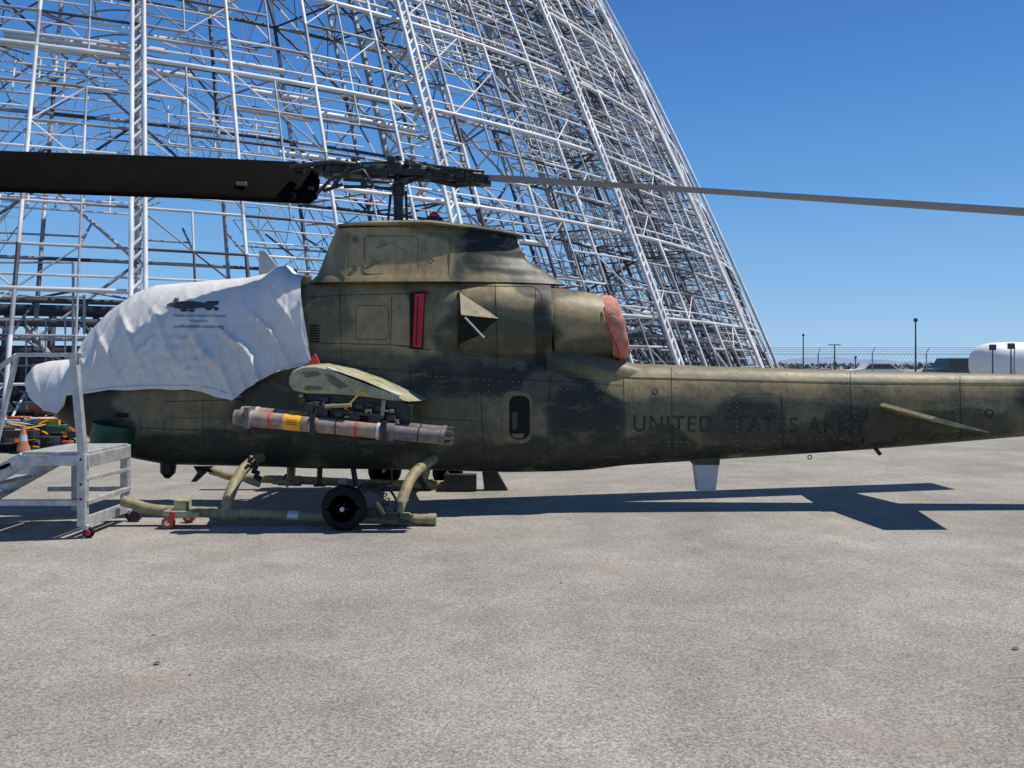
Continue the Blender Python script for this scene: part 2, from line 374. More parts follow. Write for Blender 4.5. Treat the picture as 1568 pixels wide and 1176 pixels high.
# ---------------- cloth cover
HEM=np.array([(28,588),(50,612),(75,629),(100,633),(110,622),(116,606),(180,598),(240,596),(300,596),(330,602),(350,609),(372,613),(386,600),(420,577),(445,566),(470,561),(488,556)],float)
TOP=np.array([(28,572),(40,558),(60,553),(106,549),(116,535),(130,506),(160,474),(200,447),(228,437),(300,431),(370,425),(405,418),(430,408),(448,408),(462,420),(488,424)],float)
WID=np.array([(28,.10),(45,.24),(80,.33),(110,.39),(140,.46),(200,.52),(300,.54),(488,.56)],float)
cm=MB(); rings=[]; NS=34; NA=46
pxs=list(np.arange(28,488.1,2.2))
def fold(x,z,k,side):
    d=0
    for (ang,f,ph,a) in ((.55,9,0,1.0),(-.6,7,2,.8),(.1,15,1,.5),(-.25,12,4,.5)):
        s_=x*math.cos(ang)+z*math.sin(ang)
        s_+= .16*noise.noise(Vector((x*1.3,z*1.3,side*3+ph)))
        q=math.sin(s_*f+ph); m_=max(0,noise.noise(Vector((x*1.1+ph*3,z*1.2,side*2)))+.30)
        d+=a*m_*math.exp(-(q/.30)**2)
    d2=.7*noise.noise(Vector((x*1.8,z*1.8,side*5)))
    g=math.exp(-(((x+3.72)/.38)**2+((z-1.95)/.28)**2)); d3=g*abs(noise.noise(Vector((x*8+z*5,z*8,2))))*1.5
    g2=math.exp(-(((x+4.3)/.25)**2+((z-1.95)/.25)**2)); d3+=g2*abs(noise.noise(Vector((x*9-z*5,z*8,5))))*1.2
    return .10*(min(1,k)**.7)*(d+d2+d3)
for px in pxs:
    top=np.interp(px,TOP[:,0],TOP[:,1]); hem=np.interp(px,HEM[:,0],HEM[:,1]); w=np.interp(px,WID[:,0],WID[:,1])
    Yn=YC-w
    zt=Z_(top); zh=EYE-(hem-560)*Yn/F
    zs=zh+(zt-zh)*(0.22)
    ramp=max(0,(px-400)/88.0)
    nose_=min(1,max(.35,(px-28)/90))
    def P(side,z):
        xb=(px-784)*(YC-.25)/F
        k=(zt-z)/max(.05,zt-zh)
        return xb-ramp*.20*(1-k), .012+max(0,nose_*fold(xb,z,k+.12,side))
    r=[]
    nn=np.interp(px,(100,160,400,470),(2.0,1.9,2.0,3.0))
    for side in (-1,1):
        half_=[]
        for i in range(NS):
            z=zh+(zs-zh)*i/NS + (1-i/NS)*.015*noise.noise(Vector((px*.03,side,2)))
            x,d=P(side,z); half_.append((x,YC+side*(w+d+.015*(1-i/NS)),z))
        for i in range(NA):
            t=math.pi/2*i/NA
            y=w*math.cos(t)**(2/nn); z=zs+(zt-zs)*math.sin(t)**(2/nn)
            x,d=P(side,z); half_.append((x,YC+side*(y+d*math.cos(t)),z+.5*d*math.sin(t)*math.cos(t)))
        if side==-1: r=half_+[(P(-1,zt)[0],YC,zt)]
        else: r+=half_[::-1]
    rings.append(r)
cm.loft(rings,closed=False,caps=False)
cm.add(rings[0],[tuple(range(len(rings[0])))],0)
cov=cm.build('canopy_cover',[CLOTH],heli,sharp=3.2)
from mathutils.bvhtree import BVHTree
bvh=BVHTree.FromPolygons([Vector(v.co) for v in cov.data.vertices],[tuple(p.vertices) for p in cov.data.polygons])
cam_o=Vector((0,0,EYE))
def onc(px,py,off=.012):
    d=C(px,py,1).xyz-cam_o; h=bvh.ray_cast(cam_o,d.normalized())
    p=h[0] if h[0] else C(px,py,9.9)
    return p-Vector((0,off,0))
lg=MB()
def cpoly(pts,m=0):
    c=(sum(p[0] for p in pts)/len(pts),sum(p[1] for p in pts)/len(pts)); V=[onc(*c)]+[onc(*p) for p in pts]
    lg.add(V,[(0,i+1,(i+1)%len(pts)+1) for i in range(len(pts))],m)
def hh(x): t=(x-287)/32; return 6.0*max(0.02,1-t*t)**.6
for x0 in range(256,316,6):
    x1=x0+6; cpoly([(x0,467-hh(x0)),(x1,467-hh(x1)),(x1,467+hh(x1)),(x0,467+hh(x0))],0)
cpoly([(308,468),(318,461),(335,461),(335,466),(322,468),(335,471),(334,476),(318,475)]); cpoly([(268,456),(275,457),(273,463),(266,463)],0); cpoly([(276,473),(300,474),(296,478),(278,477)],0)
lg.build('cover_logo',[LOGO],heli,smooth=False)
for body,xc,yb,h,wd in (('Moffett Field Historical Society',307,485,5.5,80),('Museum',305,493,5.5,26),('moffettfieldmuseum.org',305,502,7,76)):
    tc=bpy.data.curves.new('t','FONT'); tc.body=body; to=bpy.data.objects.new('t',tc); scene.collection.objects.link(to)
    dg=bpy.context.evaluated_depsgraph_get(); me=bpy.data.meshes.new_from_object(to.evaluated_get(dg))
    X0=min(v.co.x for v in me.vertices);X1=max(v.co.x for v in me.vertices)
    for v in me.vertices:
        v.co=onc(xc-wd/2+(v.co.x-X0)/(X1-X0)*wd, yb-v.co.y*h,.015)
    me.materials.append(LOGO); o=bpy.data.objects.new('cover_text',me); scene.collection.objects.link(o); o.parent=heli
    bpy.data.objects.remove(to)
sm_=MB()
sm_.tube(smoothpts([onc(372,606,.01),C(372,630,9.85),C(376,655,9.84)]),.007,6,0)
sm_.tube([onc(116,600,.01),C(118,625,9.9),C(117,650,9.95)],.012,6,1)
sm_.prism([C(468,562,9.70),C(482,541,9.73),C(493,565,9.70)],(0,.05,0),2)
sm_.tube(smoothpts([onc(462,440,.01),onc(466,470,.01),onc(472,500,.012),onc(478,540,.012)]),.006,6,3)
sm_.tube(smoothpts([onc(x,np.interp(x,HEM[:,0],HEM[:,1])-6,.004) for x in range(120,480,12)]),.004,5,3)
sm_.build('cover_straps',[BLKMET,BLKMET,REDP,LGREY],heli)
# ---------------- stub wings, racks and launchers
def wing(side):
    w=MB()
    ytip=YC+side*1.5; yr=YC+side*.3; ref=YC-1.5
    prof=[(440,588),(441,576),(447,567),(460,561),(480,560),(520,568),(560,582),(600,600),(626,615),(600,614),(560,608),(510,604),(465,603),(447,598)]
    def rg(y,s,dz=0):
        cx,cz=C(520,590,ref).x,C(520,590,ref).z
        return [(cx+(C(a,b,ref).x-cx)*s,y,cz+(C(a,b,ref).z-cz)*s+dz) for a,b in prof]
    w.loft([rg(yr,1.18,.0),rg(ytip-side*.06,1.0),rg(ytip-side*.015,.97),rg(ytip,.93)])
    def Q(a,b,y): p=C(a,b,ref); return Vector((p.x,y,p.z))
    yo=ytip+side*.004
    # worn green patches on the tip cap
    for pts in ([(462,570),(486,568),(492,574),(470,578)],[(498,572),(512,576),(534,592),(520,596),(505,586)],[(468,590),(492,592),(494,597),(466,597)]):
        w.prism([Q(*p,yo) for p in pts],(0,-side*.006,0),1)
    w.beam(Q(500,563,ytip-side*.05),Q(612,606,ytip-side*.05),.1,.02,2)  # white strip paints the sunlit rear part of the wing top
    for a,b in ((545,598),(556,602),(500,600),(470,600)): w.box(Q(a,b,yo),(.04,.02,.025),3)
    w.build('stub_wing',[PALE,HULLG,WHITE,YELL],heli)
    r=MB(); yl=ytip+side*-.05
    r.prism([Q(452,604,yl),Q(462,598,yl),Q(610,612,yl),Q(628,622,yl),Q(628,645,yl),Q(560,640,yl),Q(470,622,yl),Q(455,615,yl)],(0,-side*.2,0),0)
    for a,b,s in ((475,626,.07),(495,630,.09),(520,633,.06),(545,636,.08),(575,640,.10),(600,640,.06),(463,614,.05)):
        r.box(Q(a,b,yl+side*.03),(s*1.3,.16,s),1 if s<.08 else 0)
    for _ in range(30):
        a=random.uniform(460,610); b=604+(a-460)*.12+random.uniform(2,26); r.box(Q(a,b,yl+side*.07),(random.uniform(.02,.08),.06,random.uniform(.015,.05)),random.choice((0,0,1,2,4)))
    r.tube([Q(470,618,yl+side*.1),Q(525,630,yl+side*.1),Q(590,638,yl+side*.1)],.018,8,0); r.tube([Q(500,622,yl+side*.12),Q(540,620,yl+side*.12)],.022,8,2)
    r.tube([Q(548,606,yl+side*.08),Q(530,626,yl+side*.12)],.010,8,3)
    r.beam(Q(588,612,yl+side*.08),Q(586,640,yl+side*.1),.035,.03,2)
    def tubeat(y,dz):
        A=Q(362,638,y)+Vector((0,0,dz)); B=Q(690,670,y)+Vector((0,0,dz)); D=B-A
        def seg(a,b,ra,mi,rb=None): r.tube([A+D*a,A+D*b],[ra,rb or ra],24,mi)
        seg(0,.015,.078,4); seg(.015,.07,.088,5); seg(.07,.085,.093,6); seg(.085,.36,.086,4); seg(.36,.37,.092,0); seg(.37,.66,.084,4); seg(.66,.675,.094,6)
        seg(.675,.70,.088,5); seg(.70,.74,.10,5); seg(.74,.955,.078,5); seg(.955,.975,.088,5); seg(.975,1.0,.07,0)
        seg(.23,.31,.0875,7); seg(.16,.17,.0878,8); seg(.56,.57,.0858,8); seg(.352,.358,.093,6); seg(.47,.475,.087,0); seg(.85,.857,.081,0)
        for k in range(6):
            t=k*math.pi/3; o=Vector((0,math.cos(t)*.07,math.sin(t)*.07)); r.beam(A+D*.97+o,A+D*1.01+o,.025,.025,5)
    tubeat(yl+side*.10,0); tubeat(yl-side*.12,.025)
    A=Q(362,638,yl+side*.1);B=Q(690,670,yl+side*.1);D=B-A
    for t in (.37,.70,.07): r.beam(A+D*t+Vector((0,side*.02,-.10)),A+D*t+Vector((0,side*.02,.12)),.05,.21,0 if t>.1 else 5)
    r.box(A+D*.68+Vector((0,-side*.1,-.12)),(.5,.14,.05),0)
    for k in range(3): r.beam(A+D*.25+Vector((.0,side*.09,.03-.022*k)),A+D*.295+Vector((0,side*.09,.03-.022*k)),.004,.006,0)
    r.build('missile_launcher',[BLKMET,DKGREEN,OLIVE,YELL,TUBET,TUBEG,BAND,YELL,REDP],heli)
wing(-1); wing(1)
# ---------------- rotor (blades turned about 12 degrees from the airframe axis)
rm=MB()
HZ=4.19; HX=X_(610); KY=.215
rm.tube([(HX,YC,Z_(350)),(HX,YC,HZ+.05)],.06,20,0); rm.tube([(HX,YC,Z_(300)),(HX,YC,Z_(282))],.08,20,0); rm.tube([(HX,YC,Z_(345)),(HX,YC,Z_(336))],[.10,.07],20,0)
rm.tube([(HX,YC,HZ-.02),(HX,YC,HZ+.06),(HX,YC,HZ+.12)],[.14,.13,.08],20,0); rm.tube([(HX,YC,HZ+.12),(HX,YC,HZ+.19)],.045,12,0)
def yat(px):
    t=(px-784)/F; return (YC-KY*HX)/(1-KY*t)
def R(px,py,dy=0):
    p=C(px,py,yat(px)); return Vector((p.x,p.y+dy,p.z))
for s in (-.13,.13):
    rm.beam(R(500,262,s),R(725,270,s),.05,.08,0)
rm.tube([R(560,263),R(592,262)],.095,16,0); rm.tube([R(624,266),R(660,268)],.095,16,0)
rm.beam(R(480,258),R(560,264),.26,.13,0); rm.beam(R(655,268),R(745,277),.24,.12,0)
rm.tube([R(660,275),R(700,284),R(748,278)],.035,10,0); rm.tube([R(450,262,-.2),R(515,254,-.2),R(548,256,-.15)],.03,10,0)
for a,b,c,d,y in ((512,280,560,266,-.2),(512,280,490,303,-.2),(560,266,575,288,-.2),(530,290,575,290,-.15),(575,290,606,292,-.1),(655,262,690,270,-.2),(620,285,668,268,-.12),(668,268,700,262,-.2),(535,252,600,248,0),(612,246,680,262,.1),(500,298,530,288,-.2),(540,262,512,296,-.22),(530,280,600,284,-.18),(606,284,640,274,-.15),(680,262,740,268,-.2),(700,284,735,288,-.15),(520,250,470,256,-.1)):
    rm.tube([R(a,b,y),R(c,d,y)],.022,8,0)
for a,b,s in ((460,262,.09),(492,262,.12),(520,256,.10),(548,262,.13),(575,262,.1),(602,250,.1),(640,262,.12),(672,264,.13),(705,272,.1),(735,276,.12),(606,262,.17),(690,276,.08),(480,292,.05),(560,286,.07),(505,270,.10),(532,272,.08),(590,272,.1),(655,275,.08),(722,280,.08),(545,250,.06),(625,254,.06),(748,284,.07)):
    rm.box(R(a,b,-.1),(s,.14,s*.8),0)
for a,b in ((470,262),(505,262),(535,260),(660,268),(715,272),(740,276),(600,262),(560,268)): rm.tube([R(a,b+9,-.15),R(a,b-11,-.15)],.022,8,0)
rm.tube([R(600,300,-.1),R(596,345,-.12)],.018,8,0); rm.tube([R(620,290,.1),R(622,345,.1)],.018,8,0)
rm.build('rotor_head',[BLKMET],heli,bevel=.008)
def blade(name,pts,ch,mi,thick=.06):
    b=MB(); rr=[]
    for i,(p,s) in enumerate(pts):
        c_=Vector(ch)*s if not isinstance(s,tuple) else Vector(s)
        nrm=c_.cross(Vector((1,0,0))).normalized(); r=[]
        for u,t in ((-.5,0),(-.47,.35),(-.38,.5),(-.1,.42),(.2,.22),(.5,.03),(.5,-.03),(.2,-.22),(-.1,-.42),(-.38,-.5),(-.47,-.35)):
            r.append(Vector(p)+c_*u+nrm*t*thick*min(1,c_.length/.6))
        rr.append(r)
    b.loft(rr); b.build(name,[mi],heli,sharp=.9)
def RC(px,py): return C(px,py,yat(px))
LB=[(RC(488,290),.45),(RC(478,285),.85),(RC(448,279),1.0),(RC(300,272),(0,.34,.57)),(RC(150,267),(0,.33,.555)),(RC(0,262),(0,.32,.54)),(RC(-180,255),(0,.32,.52)),(RC(-430,246),(0,.31,.50))]
blade('rotor_blade',LB,(0,.35,.58),BLADEB)
RBp=[(RC(742,272),.7),(RC(770,273),1),(RC(950,283),(0,-.68,-.10)),(RC(1150,296),(0,-.68,-.09)),(RC(1350,309.5),(0,-.68,-.065)),(RC(1568,324),(0,-.68,-.045)),(RC(1625,328),(0,-.68,-.04))]
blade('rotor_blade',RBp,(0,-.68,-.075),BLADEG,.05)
lb=MB(); lb.box(RC(374,284)+Vector((0,-.1,0)),(.12,.03,.05),0); lb.build('blade_trim_tab',[TUBEG],heli)
# ---------------- stabilizer, tail fin, under-boom antenna
st=MB()
for side in (-1,1):
    y0=YC+side*.24; y1=YC+side*1.45
    xr0,xr1=X_(1330),X_(1330)+.95
    lx,tx=4.54,5.16
    def sec(y,a,b,za,zb,t):
        return [(a,y,za),(a+.04,y,za+t),(a+(b-a)*.4,y,za+(zb-za)*.4+t*.9),(b,y,zb+.006),(b,y,zb-.006),(a+(b-a)*.4,y,za+(zb-za)*.4-t),(a+.04,y,za-t)]
    st.loft([sec(y0,xr0,xr1,1.27,1.03,.035),sec(y1,lx,tx,1.17,1.03,.025)])
st.build('stabilizer',[OLIVE],heli)
tf=MB()
rt=[(X_(1760),Z_(575)),(X_(1850),Z_(640)),(X_(1900),Z_(640)),(X_(1990),Z_(380)),(X_(1960),Z_(330)),(X_(1925),Z_(330))]
tf.prism([(x,YC-.05,z) for x,z in rt],(0,.1,0),0)
tf.tube([(X_(1930),YC,Z_(370)),(X_(1930),YC-.35,Z_(370))],.07,12,1); tf.beam((X_(1930),YC-.35,Z_(370)-1.25),(X_(1930),YC-.35,Z_(370)+1.25),.2,.02,1,up=(0,1,0))
tf.tube([C(1340,686,10.2),C(1348,696,10.2)],.025,8,1)
tf.build('tail_fin',[DKGREEN,BLKMET,DKGREEN],heli)
an=MB()
an.prism([C(1062,700,10.25),C(1103,698,10.25),C(1102,712,10.25),C(1064,712,10.25)],(0,.25,0),0)
an.prism([C(1064,712,10.27),C(1101,711,10.27),C(1096,752,10.27),C(1069,752,10.27)],(0,.16,0),1)
for a,b in ((1066,702),(1098,701),(1068,709),(1097,709)): an.box(C(a,b,10.24),(.02,.02,.02),0)
an.prism([C(296,714,10.4),C(326,714,10.4),C(300,738,10.4),C(292,738,10.4),C(302,724,10.4)],(0,.04,0),2)
an.tube([C(258,708,10.4),C(257,724,10.4),C(256,732,10.4)],[.10,.09,.03],14,2)
an.tube([C(325,722,10.4),C(300,716,10.4)],.02,8,2)
an.tube([C(490,712,10.4),C(489,740,10.4)],.035,8,2); an.tube([C(540,712,10.4),C(545,742,10.4)],.035,8,2)
an.box(C(490,742,10.4),(.14,.1,.04),2)
an.tube([C(600,712,10.4),C(600,740,10.4),C(560,745,10.4)],.015,8,2)
an.prism([C(625,718,10.3),C(640,718,10.3),C(655,745,10.3),C(648,748,10.3)],(0,.05,0),2)
an.tube([C(418,738,9.9),C(438,738,9.9),C(442,745,9.9)],.03,10,3); an.tube([C(432,738,9.9),C(438,726,9.9)],.012,6,2)
an.build('antennas',[DKGREEN,LGREY,BLKMET,OLIVE],heli)
ch=MB(); ch.tube([C(178,650,10.0),C(174,672,10.0),C(172,684,10.0),C(172,690,10.0)],[.26,.26,.25,.20],24,0)
ch.tube([C(172,688,10.1),C(172,704,10.1)],[.18,.10],20,1)
ch.build('chin_turret',[GREENP,BLKMET],heli)
# ---------------- skid gear
sk=MB()
def mir(p): p=Vector(p); return Vector((p.x,2*YC-p.y,p.z))
NY=9.08
def zz(px,z,y=NY): p=C(px,560,y); return Vector((p.x,y,z))
for f in (lambda p:Vector(p),mir):
    tubep=smoothpts([zz(188,.27),zz(205,.235),zz(235,.175),zz(300,.15),zz(400,.12),zz(500,.085),zz(665,.066)])
    sk.tube([f(p) for p in tubep],.058,14,0)
    sk.tube([f(zz(655,.067)),f(zz(668,.066))],.066,14,0)
    fr=smoothpts([zz(345,.13),C(351,760,9.12),C(366,728,9.4),C(384,708,9.7),C(402,699,10.1)]); sk.tube([f(p) for p in fr],[.062]*len(fr),12,0)
    re=smoothpts([zz(606,.07),C(614,770,9.12),C(628,735,9.35),C(644,716,9.6),C(668,700,10.1)]); sk.tube([f(p) for p in re],.062,12,0)
    for px_ in (345,606): sk.tube([f(zz(px_-22,.13 if px_<400 else .075)),f(zz(px_+22,.12 if px_<400 else .07))],.074,12,0)
    sk.tube([f(zz(442,.108)),f(zz(458,.104))],.0605,14,1)
    sk.tube([f(C(378,735,9.4)),f(C(398,742,9.4))],.035,10,0); 
    for k in range(5): sk.tube([f(C(382+k*3,702+k*8,9.5)),f(C(386+k*3,704+k*8,9.5))],.05,10,2)
sk.build('skid_landing_gear',[OLIVE,BAND,BLKMET],heli)
gw=MB()
def wheel(c,r,w,mt=0,mh=1):
    c=Vector(c); pr=[(-.42,.40),(-.5,.60),(-.5,.82),(-.38,.95),(-.15,1.0),(.15,1.0),(.38,.95),(.5,.82),(.5,.60),(.42,.40)]
    gw.tube([c+Vector((0,a*w,0)) for a,_ in pr],[b*r for _,b in pr],28,mt)
    gw.tube([c+Vector((0,-w*.50,0)),c+Vector((0,-w*.38,0))],[r*.30,r*.42],20,mh); gw.tube([c+Vector((0,-w*.75,0)),c+Vector((0,-w*.4,0))],r*.10,12,3)
    for k in range(5):
        t=k*2*math.pi/5; o=Vector((math.cos(t),0,math.sin(t)))*r*.23; gw.tube([c+o+Vector((0,-w*.56,0)),c+o+Vector((0,-w*.45,0))],r*.035,6,2)
wheel(zz(527,.24,8.82),.24,.16); wheel((zz(527,0).x,2*YC-8.82,.24),.24,.16)
wheel((zz(655,0).x,11.9,.22),.22,.15)
gw.box(zz(555,.16,8.95),(.35,.08,.10),2); gw.beam(zz(527,.235,8.93),zz(612,.12,9.0),.05,.05,2)
cc=[]
for k in range(120):
    t=k/119; a=t*2*math.pi*9; base=smoothpts([C(552,750,8.95),C(575,748,8.95),C(592,766,8.95),C(580,790,8.95)],10); q=base[min(int(t*30),29)]
    cc.append(q+Vector((.035*math.cos(a),.035*math.sin(a),.02*math.sin(a))))
gw.tube(cc,.007,5,2)
gw.tube(smoothpts([C(545,752,9.0),C(560,740,9.0),C(590,745,9.0),C(607,768,9.0),C(600,792,9.0)]),.014,8,2)
gw.tube([C(575,770,8.92),C(590,792,8.92)],.04,10,1); gw.box(C(600,790,8.9),(.12,.1,.08),2)
gw.tube([C(610,797,8.9),C(635,801,8.9)],.02,8,2)
gw.build('ground_handling_wheels',[BLACK,DKGREEN,BLKMET,LGREY],heli)
dl=MB()
dl.box(C(278,784,8.98),(.32,.22,.05),0); dl.box(C(280,772,9.0),(.14,.14,.10),0); dl.tube([C(286,768,8.95),C(286,792,8.95)],.022,8,2); dl.tube([C(268,786,8.9),C(262,798,8.9)],.022,8,0)
dl.tube([C(255,790,8.9),C(305,788,8.9)],.03,8,0)
for (x,y,Y) in ((258,803,8.9),(290,800,9.25)):
    p=C(x,y,Y); p.z=.065; dl.tube([p+Vector((0,-.03,0)),p+Vector((0,.03,0))],.065,16,1); dl.tube([p+Vector((0,-.036,0)),p+Vector((0,.036,0))],.03,12,3); dl.beam(p+Vector((.03,-.04,0)),p+Vector((.06,-.04,.12)),.012,.06,1)
p=C(208,798,9.3); p.z=.06; dl.tube([p+Vector((0,-.03,0)),p+Vector((0,.03,0))],.06,16,2)
dl.build('skid_dolly',[PALE,REDP,BLKMET,WHITE],heli)
sb=MB(); sb.prism([C(738,720,11.6),C(760,720,11.6),C(778,752,11.6),C(742,756,11.6)],(0,.15,0),0); sb.box(C(698,744,11.6),(.12,.1,.12),1); sb.box(C(705,738,11.6),(.45,.2,.22),0)
sb.build('wheel_chock_gear',[BLKMET,YELL],heli)
# ---------------- boarding platform
pf=empty('boarding_platform')
b=MB(); x0,x1,y0,y1,zd=-4.98,-4.33,8.42,9.35,.86
b.box(((x0+x1)/2,(y0+y1)/2,zd),(x1-x0,y1-y0,.03),0)
for y in (y0,y1): b.beam((x0,y,zd-.07),(x1,y,zd-.07),.05,.11,0)
for x in (x0,x1): b.beam((x,y0,zd-.08),(x,y1,zd-.08),.05,.13,0)
for x in (x1-.03,):
    for y in (y0,y1):
        b.beam((x,y,.12),(x,y,zd),.085,.085,0)
b.beam((x1-.03,y0,zd),(x1-.12,y0,1.86),.075,.07,0)
b.beam((x0+.05,y1,.12),(x0+.05,y1,zd),.06,.06,0)
b.beam((x1,y0,.36),(x1,y1,.36),.06,.05,0); b.beam((x1,y0,.60),(x1,y1,.58),.04,.04,0)
b.beam((x1,y0,.16),(x1,y1,.16),.03,.12,0); b.beam((x1-.9,y1,.36),(x1,y1,.36),.05,.05,0); b.beam((x1-1.5,y0,.36),(x1,y0,.36),.05,.06,0)
b.beam((x1-.03,y0,1.86),(x0-.05,y0,1.86),.05,.04,0); b.beam((x0-.05,y0,1.86),(x0-1.3,y0,.95),.05,.04,0); b.beam((x0-.05,y1,1.86),(x1-.5,y1,1.86),.04,.04,0)
b.beam((x0-.05,y0,1.86),(x0-.35,y0,.55),.04,.04,0)
for y in (y0,y1): b.beam((x0+.03,y,zd-.06),(x0-1.25,y,.08),.04,.16,0,up=(0,0,1))
for k in range(4):
    t=(k+1)/4.6; b.box((x0-.02-1.22*t+.03,(y0+y1)/2,zd-.80*t),(.24,y1-y0-.06,.03),0)
b.beam((x0-.95,y0,.45),(x0-.1,y0,.75),.04,.05,0); b.beam((x0-.7,y0,.12),(x0-.1,y0,.72),.05,.05,0)
for (x,y) in ((x1-.0,y0),(x1,y1),(x0-1.2,y0)):
    b.box((x,y,.11),(.07,.07,.05),0); b.tube([(x+.03,y-.02,.055),(x+.03,y+.02,.055)],.055,16,1); b.tube([(x+.03,y-.03,.055),(x+.03,y+.03,.055)],.03,12,2)
for y in (y0-.04,): 
    for z in (.4,.55,.8): b.tube([(x1-.03,y,z),(x1-.03,y-.012,z)],.013,8,1)
b.build('platform_frame',[ALU,BLACK,RED],pf,bevel=.006)
# ---------------------------------------------------------------- hangar skeleton
AX=np.array([-28.6,63.4]); U=np.array([.411,-.911]); Pv=np.array([.911,.411])
def HP(th,z,ins=0):
    r=47*math.sqrt(max(0,1-z/60))-ins*(1 if z<50 else .6); t=math.radians(th)
    q=AX+r*(math.cos(t)*U+math.sin(t)*Pv); return (q[0],q[1],z)
segs={0:[],1:[],2:[]}
def S(a,b,w,m=None,p=(.50,.33,.17)):
    if m is None:
        q=random.random(); m=0 if q<p[0] else (1 if q<p[0]+p[1] else 2)
    segs[m].append((a,b,w))
IN=(.08,.44,.48); MID=(.25,.42,.33)  # inner layers get greyer, darker members: shade put into their colour
DIV=7; st_=12.5/DIV; NT=57; zl=[.1+1.2*i for i in range(40)]+[49.5,52.5,55.5]
rnd=random.random
for it in range(-NT,NT+1):
    th=it*st_; main=(it%DIV==0)
    nearside=-36<th<62
    if main:
        for i in range(len(zl)-1):
            for d in (-.22,.22):
                S(HP(th+d,zl[i],-.3),HP(th+d,zl[i+1],-.3),.12,0)
            k=3
            for q in range(k):
                za=zl[i]+(zl[i+1]-zl[i])*q/k; zb=zl[i]+(zl[i+1]-zl[i])*(q+1)/k
                S(HP(th-.22,za,-.3),HP(th+.22,zb,-.3),.07,0 if rnd()<.6 else 1)
            S(HP(th,zl[i],3.2),HP(th,zl[i+1],3.2),.18,1)
            S(HP(th,zl[i],0 if i%2 else 3.2),HP(th,zl[i+1],3.2 if i%2 else 0),.08)
            S(HP(th,zl[i],0),HP(th,zl[i],3.2),.06)
    else:
        w0=.10 if it%2==0 else .06
        for i in range(len(zl)-1):
            if zl[i]>44 and it%2: continue
            if it%2==0 or rnd()<.75: S(HP(th,zl[i]),HP(th,zl[i+1]),w0,1 if (it%2 and rnd()<.6) else None)
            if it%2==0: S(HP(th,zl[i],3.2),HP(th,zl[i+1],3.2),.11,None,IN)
            if i%2==0 and (it%2==0 or nearside) and rnd()<.8: S(HP(th,zl[i],0),HP(th,zl[i+1],3.2),.05,None,MID)
    if it==NT: continue
    for i,z in enumerate(zl):
        if z>44 and i%2: continue
        big=i%3==0
        if big or rnd()<.84: S(HP(th,z),HP(th+st_,z),.12 if big else .07, 0 if big else None)
        if big: S(HP(th,z+.38),HP(th+st_,z+.38),.06,0)
        if big: S(HP(th,z,0 if it%2 else 3.2),HP(th+st_,z,3.2 if it%2 else 0),.055,None,MID)
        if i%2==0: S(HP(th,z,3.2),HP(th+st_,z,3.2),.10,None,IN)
        if nearside and i%2==0 and rnd()<.6: S(HP(th,z+.5,1.6),HP(th+st_,z+.5,1.6),.05,None,MID)
        if nearside and rnd()<.35: S(HP(th,z,rnd()*.5),HP(th+st_*.5,z+.6,1.6+rnd()),.04,None,MID)
        zone=noise.noise(Vector((th*.06,z*.16,0)))
        if nearside and zone>.02 and rnd()<.8: 
            for q in (.4,.8): S(HP(th,z+q),HP(th+st_,z+q),.04,0 if rnd()<.7 else 1)
        if i<len(zl)-1 and (rnd()<.36):
            if (it+i)%2: S(HP(th,z),HP(th+st_,zl[i+1]),.045)
            else: S(HP(th+st_,z),HP(th,zl[i+1]),.045)
    if it%2==0:
        for i in range(0,len(zl)-2,2):
            if rnd()<.5:
                s=2*st_ if (i//2+it//2)%2 else 0
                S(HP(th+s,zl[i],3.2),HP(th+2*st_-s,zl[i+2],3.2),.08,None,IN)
for _ in range(90):
    th=random.uniform(-22,44); z=random.choice(zl[3:26])+random.choice((0,.35,.7)); L=random.uniform(2,5)
    ins=random.uniform(.6,2.6); k=int(L)+1
    for q in range(k): S(HP(th+q,z,ins),HP(th+q+1,z,ins),.14,0)
for _ in range(34):
    th=random.uniform(-20,24); z=random.choice(zl[4:18]); 
    for q in range(5):
        for r_ in range(4): S(HP(th+q*.9,z+r_*.33,1.2),HP(th+q*.9+.9,z+r_*.33,1.2),.045,0)
        S(HP(th+q*.9,z,1.2),HP(th+q*.9,z+1.3,1.2),.045,0)
def AP(s,t,ins=0):
    q=AX-U*s+Pv*(47-ins)*t; return (q[0],q[1],(60-ins)*(1-t*t))
ts=[math.sin(x) for x in np.linspace(-math.pi/2,math.pi/2,60)]
for s in range(0,180,20):
    for a,b_,i in zip(ts[:-1],ts[1:],range(60)):
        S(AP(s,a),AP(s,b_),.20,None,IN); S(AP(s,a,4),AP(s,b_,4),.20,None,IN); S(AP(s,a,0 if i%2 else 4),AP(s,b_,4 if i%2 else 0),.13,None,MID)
for i,t in enumerate(ts):
    if i%3==0:
        for s in range(0,160,20): S(AP(s,t),AP(s+20,t),.16,None,IN)
for it in range(-22,56):
    th=it*st_
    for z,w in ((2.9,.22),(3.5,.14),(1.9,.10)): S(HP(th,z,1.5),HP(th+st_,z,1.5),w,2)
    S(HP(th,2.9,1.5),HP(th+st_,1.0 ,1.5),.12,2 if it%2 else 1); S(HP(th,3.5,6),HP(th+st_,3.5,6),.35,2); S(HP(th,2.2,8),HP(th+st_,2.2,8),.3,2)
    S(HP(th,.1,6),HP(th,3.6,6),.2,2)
hang=empty('hangar_frame')
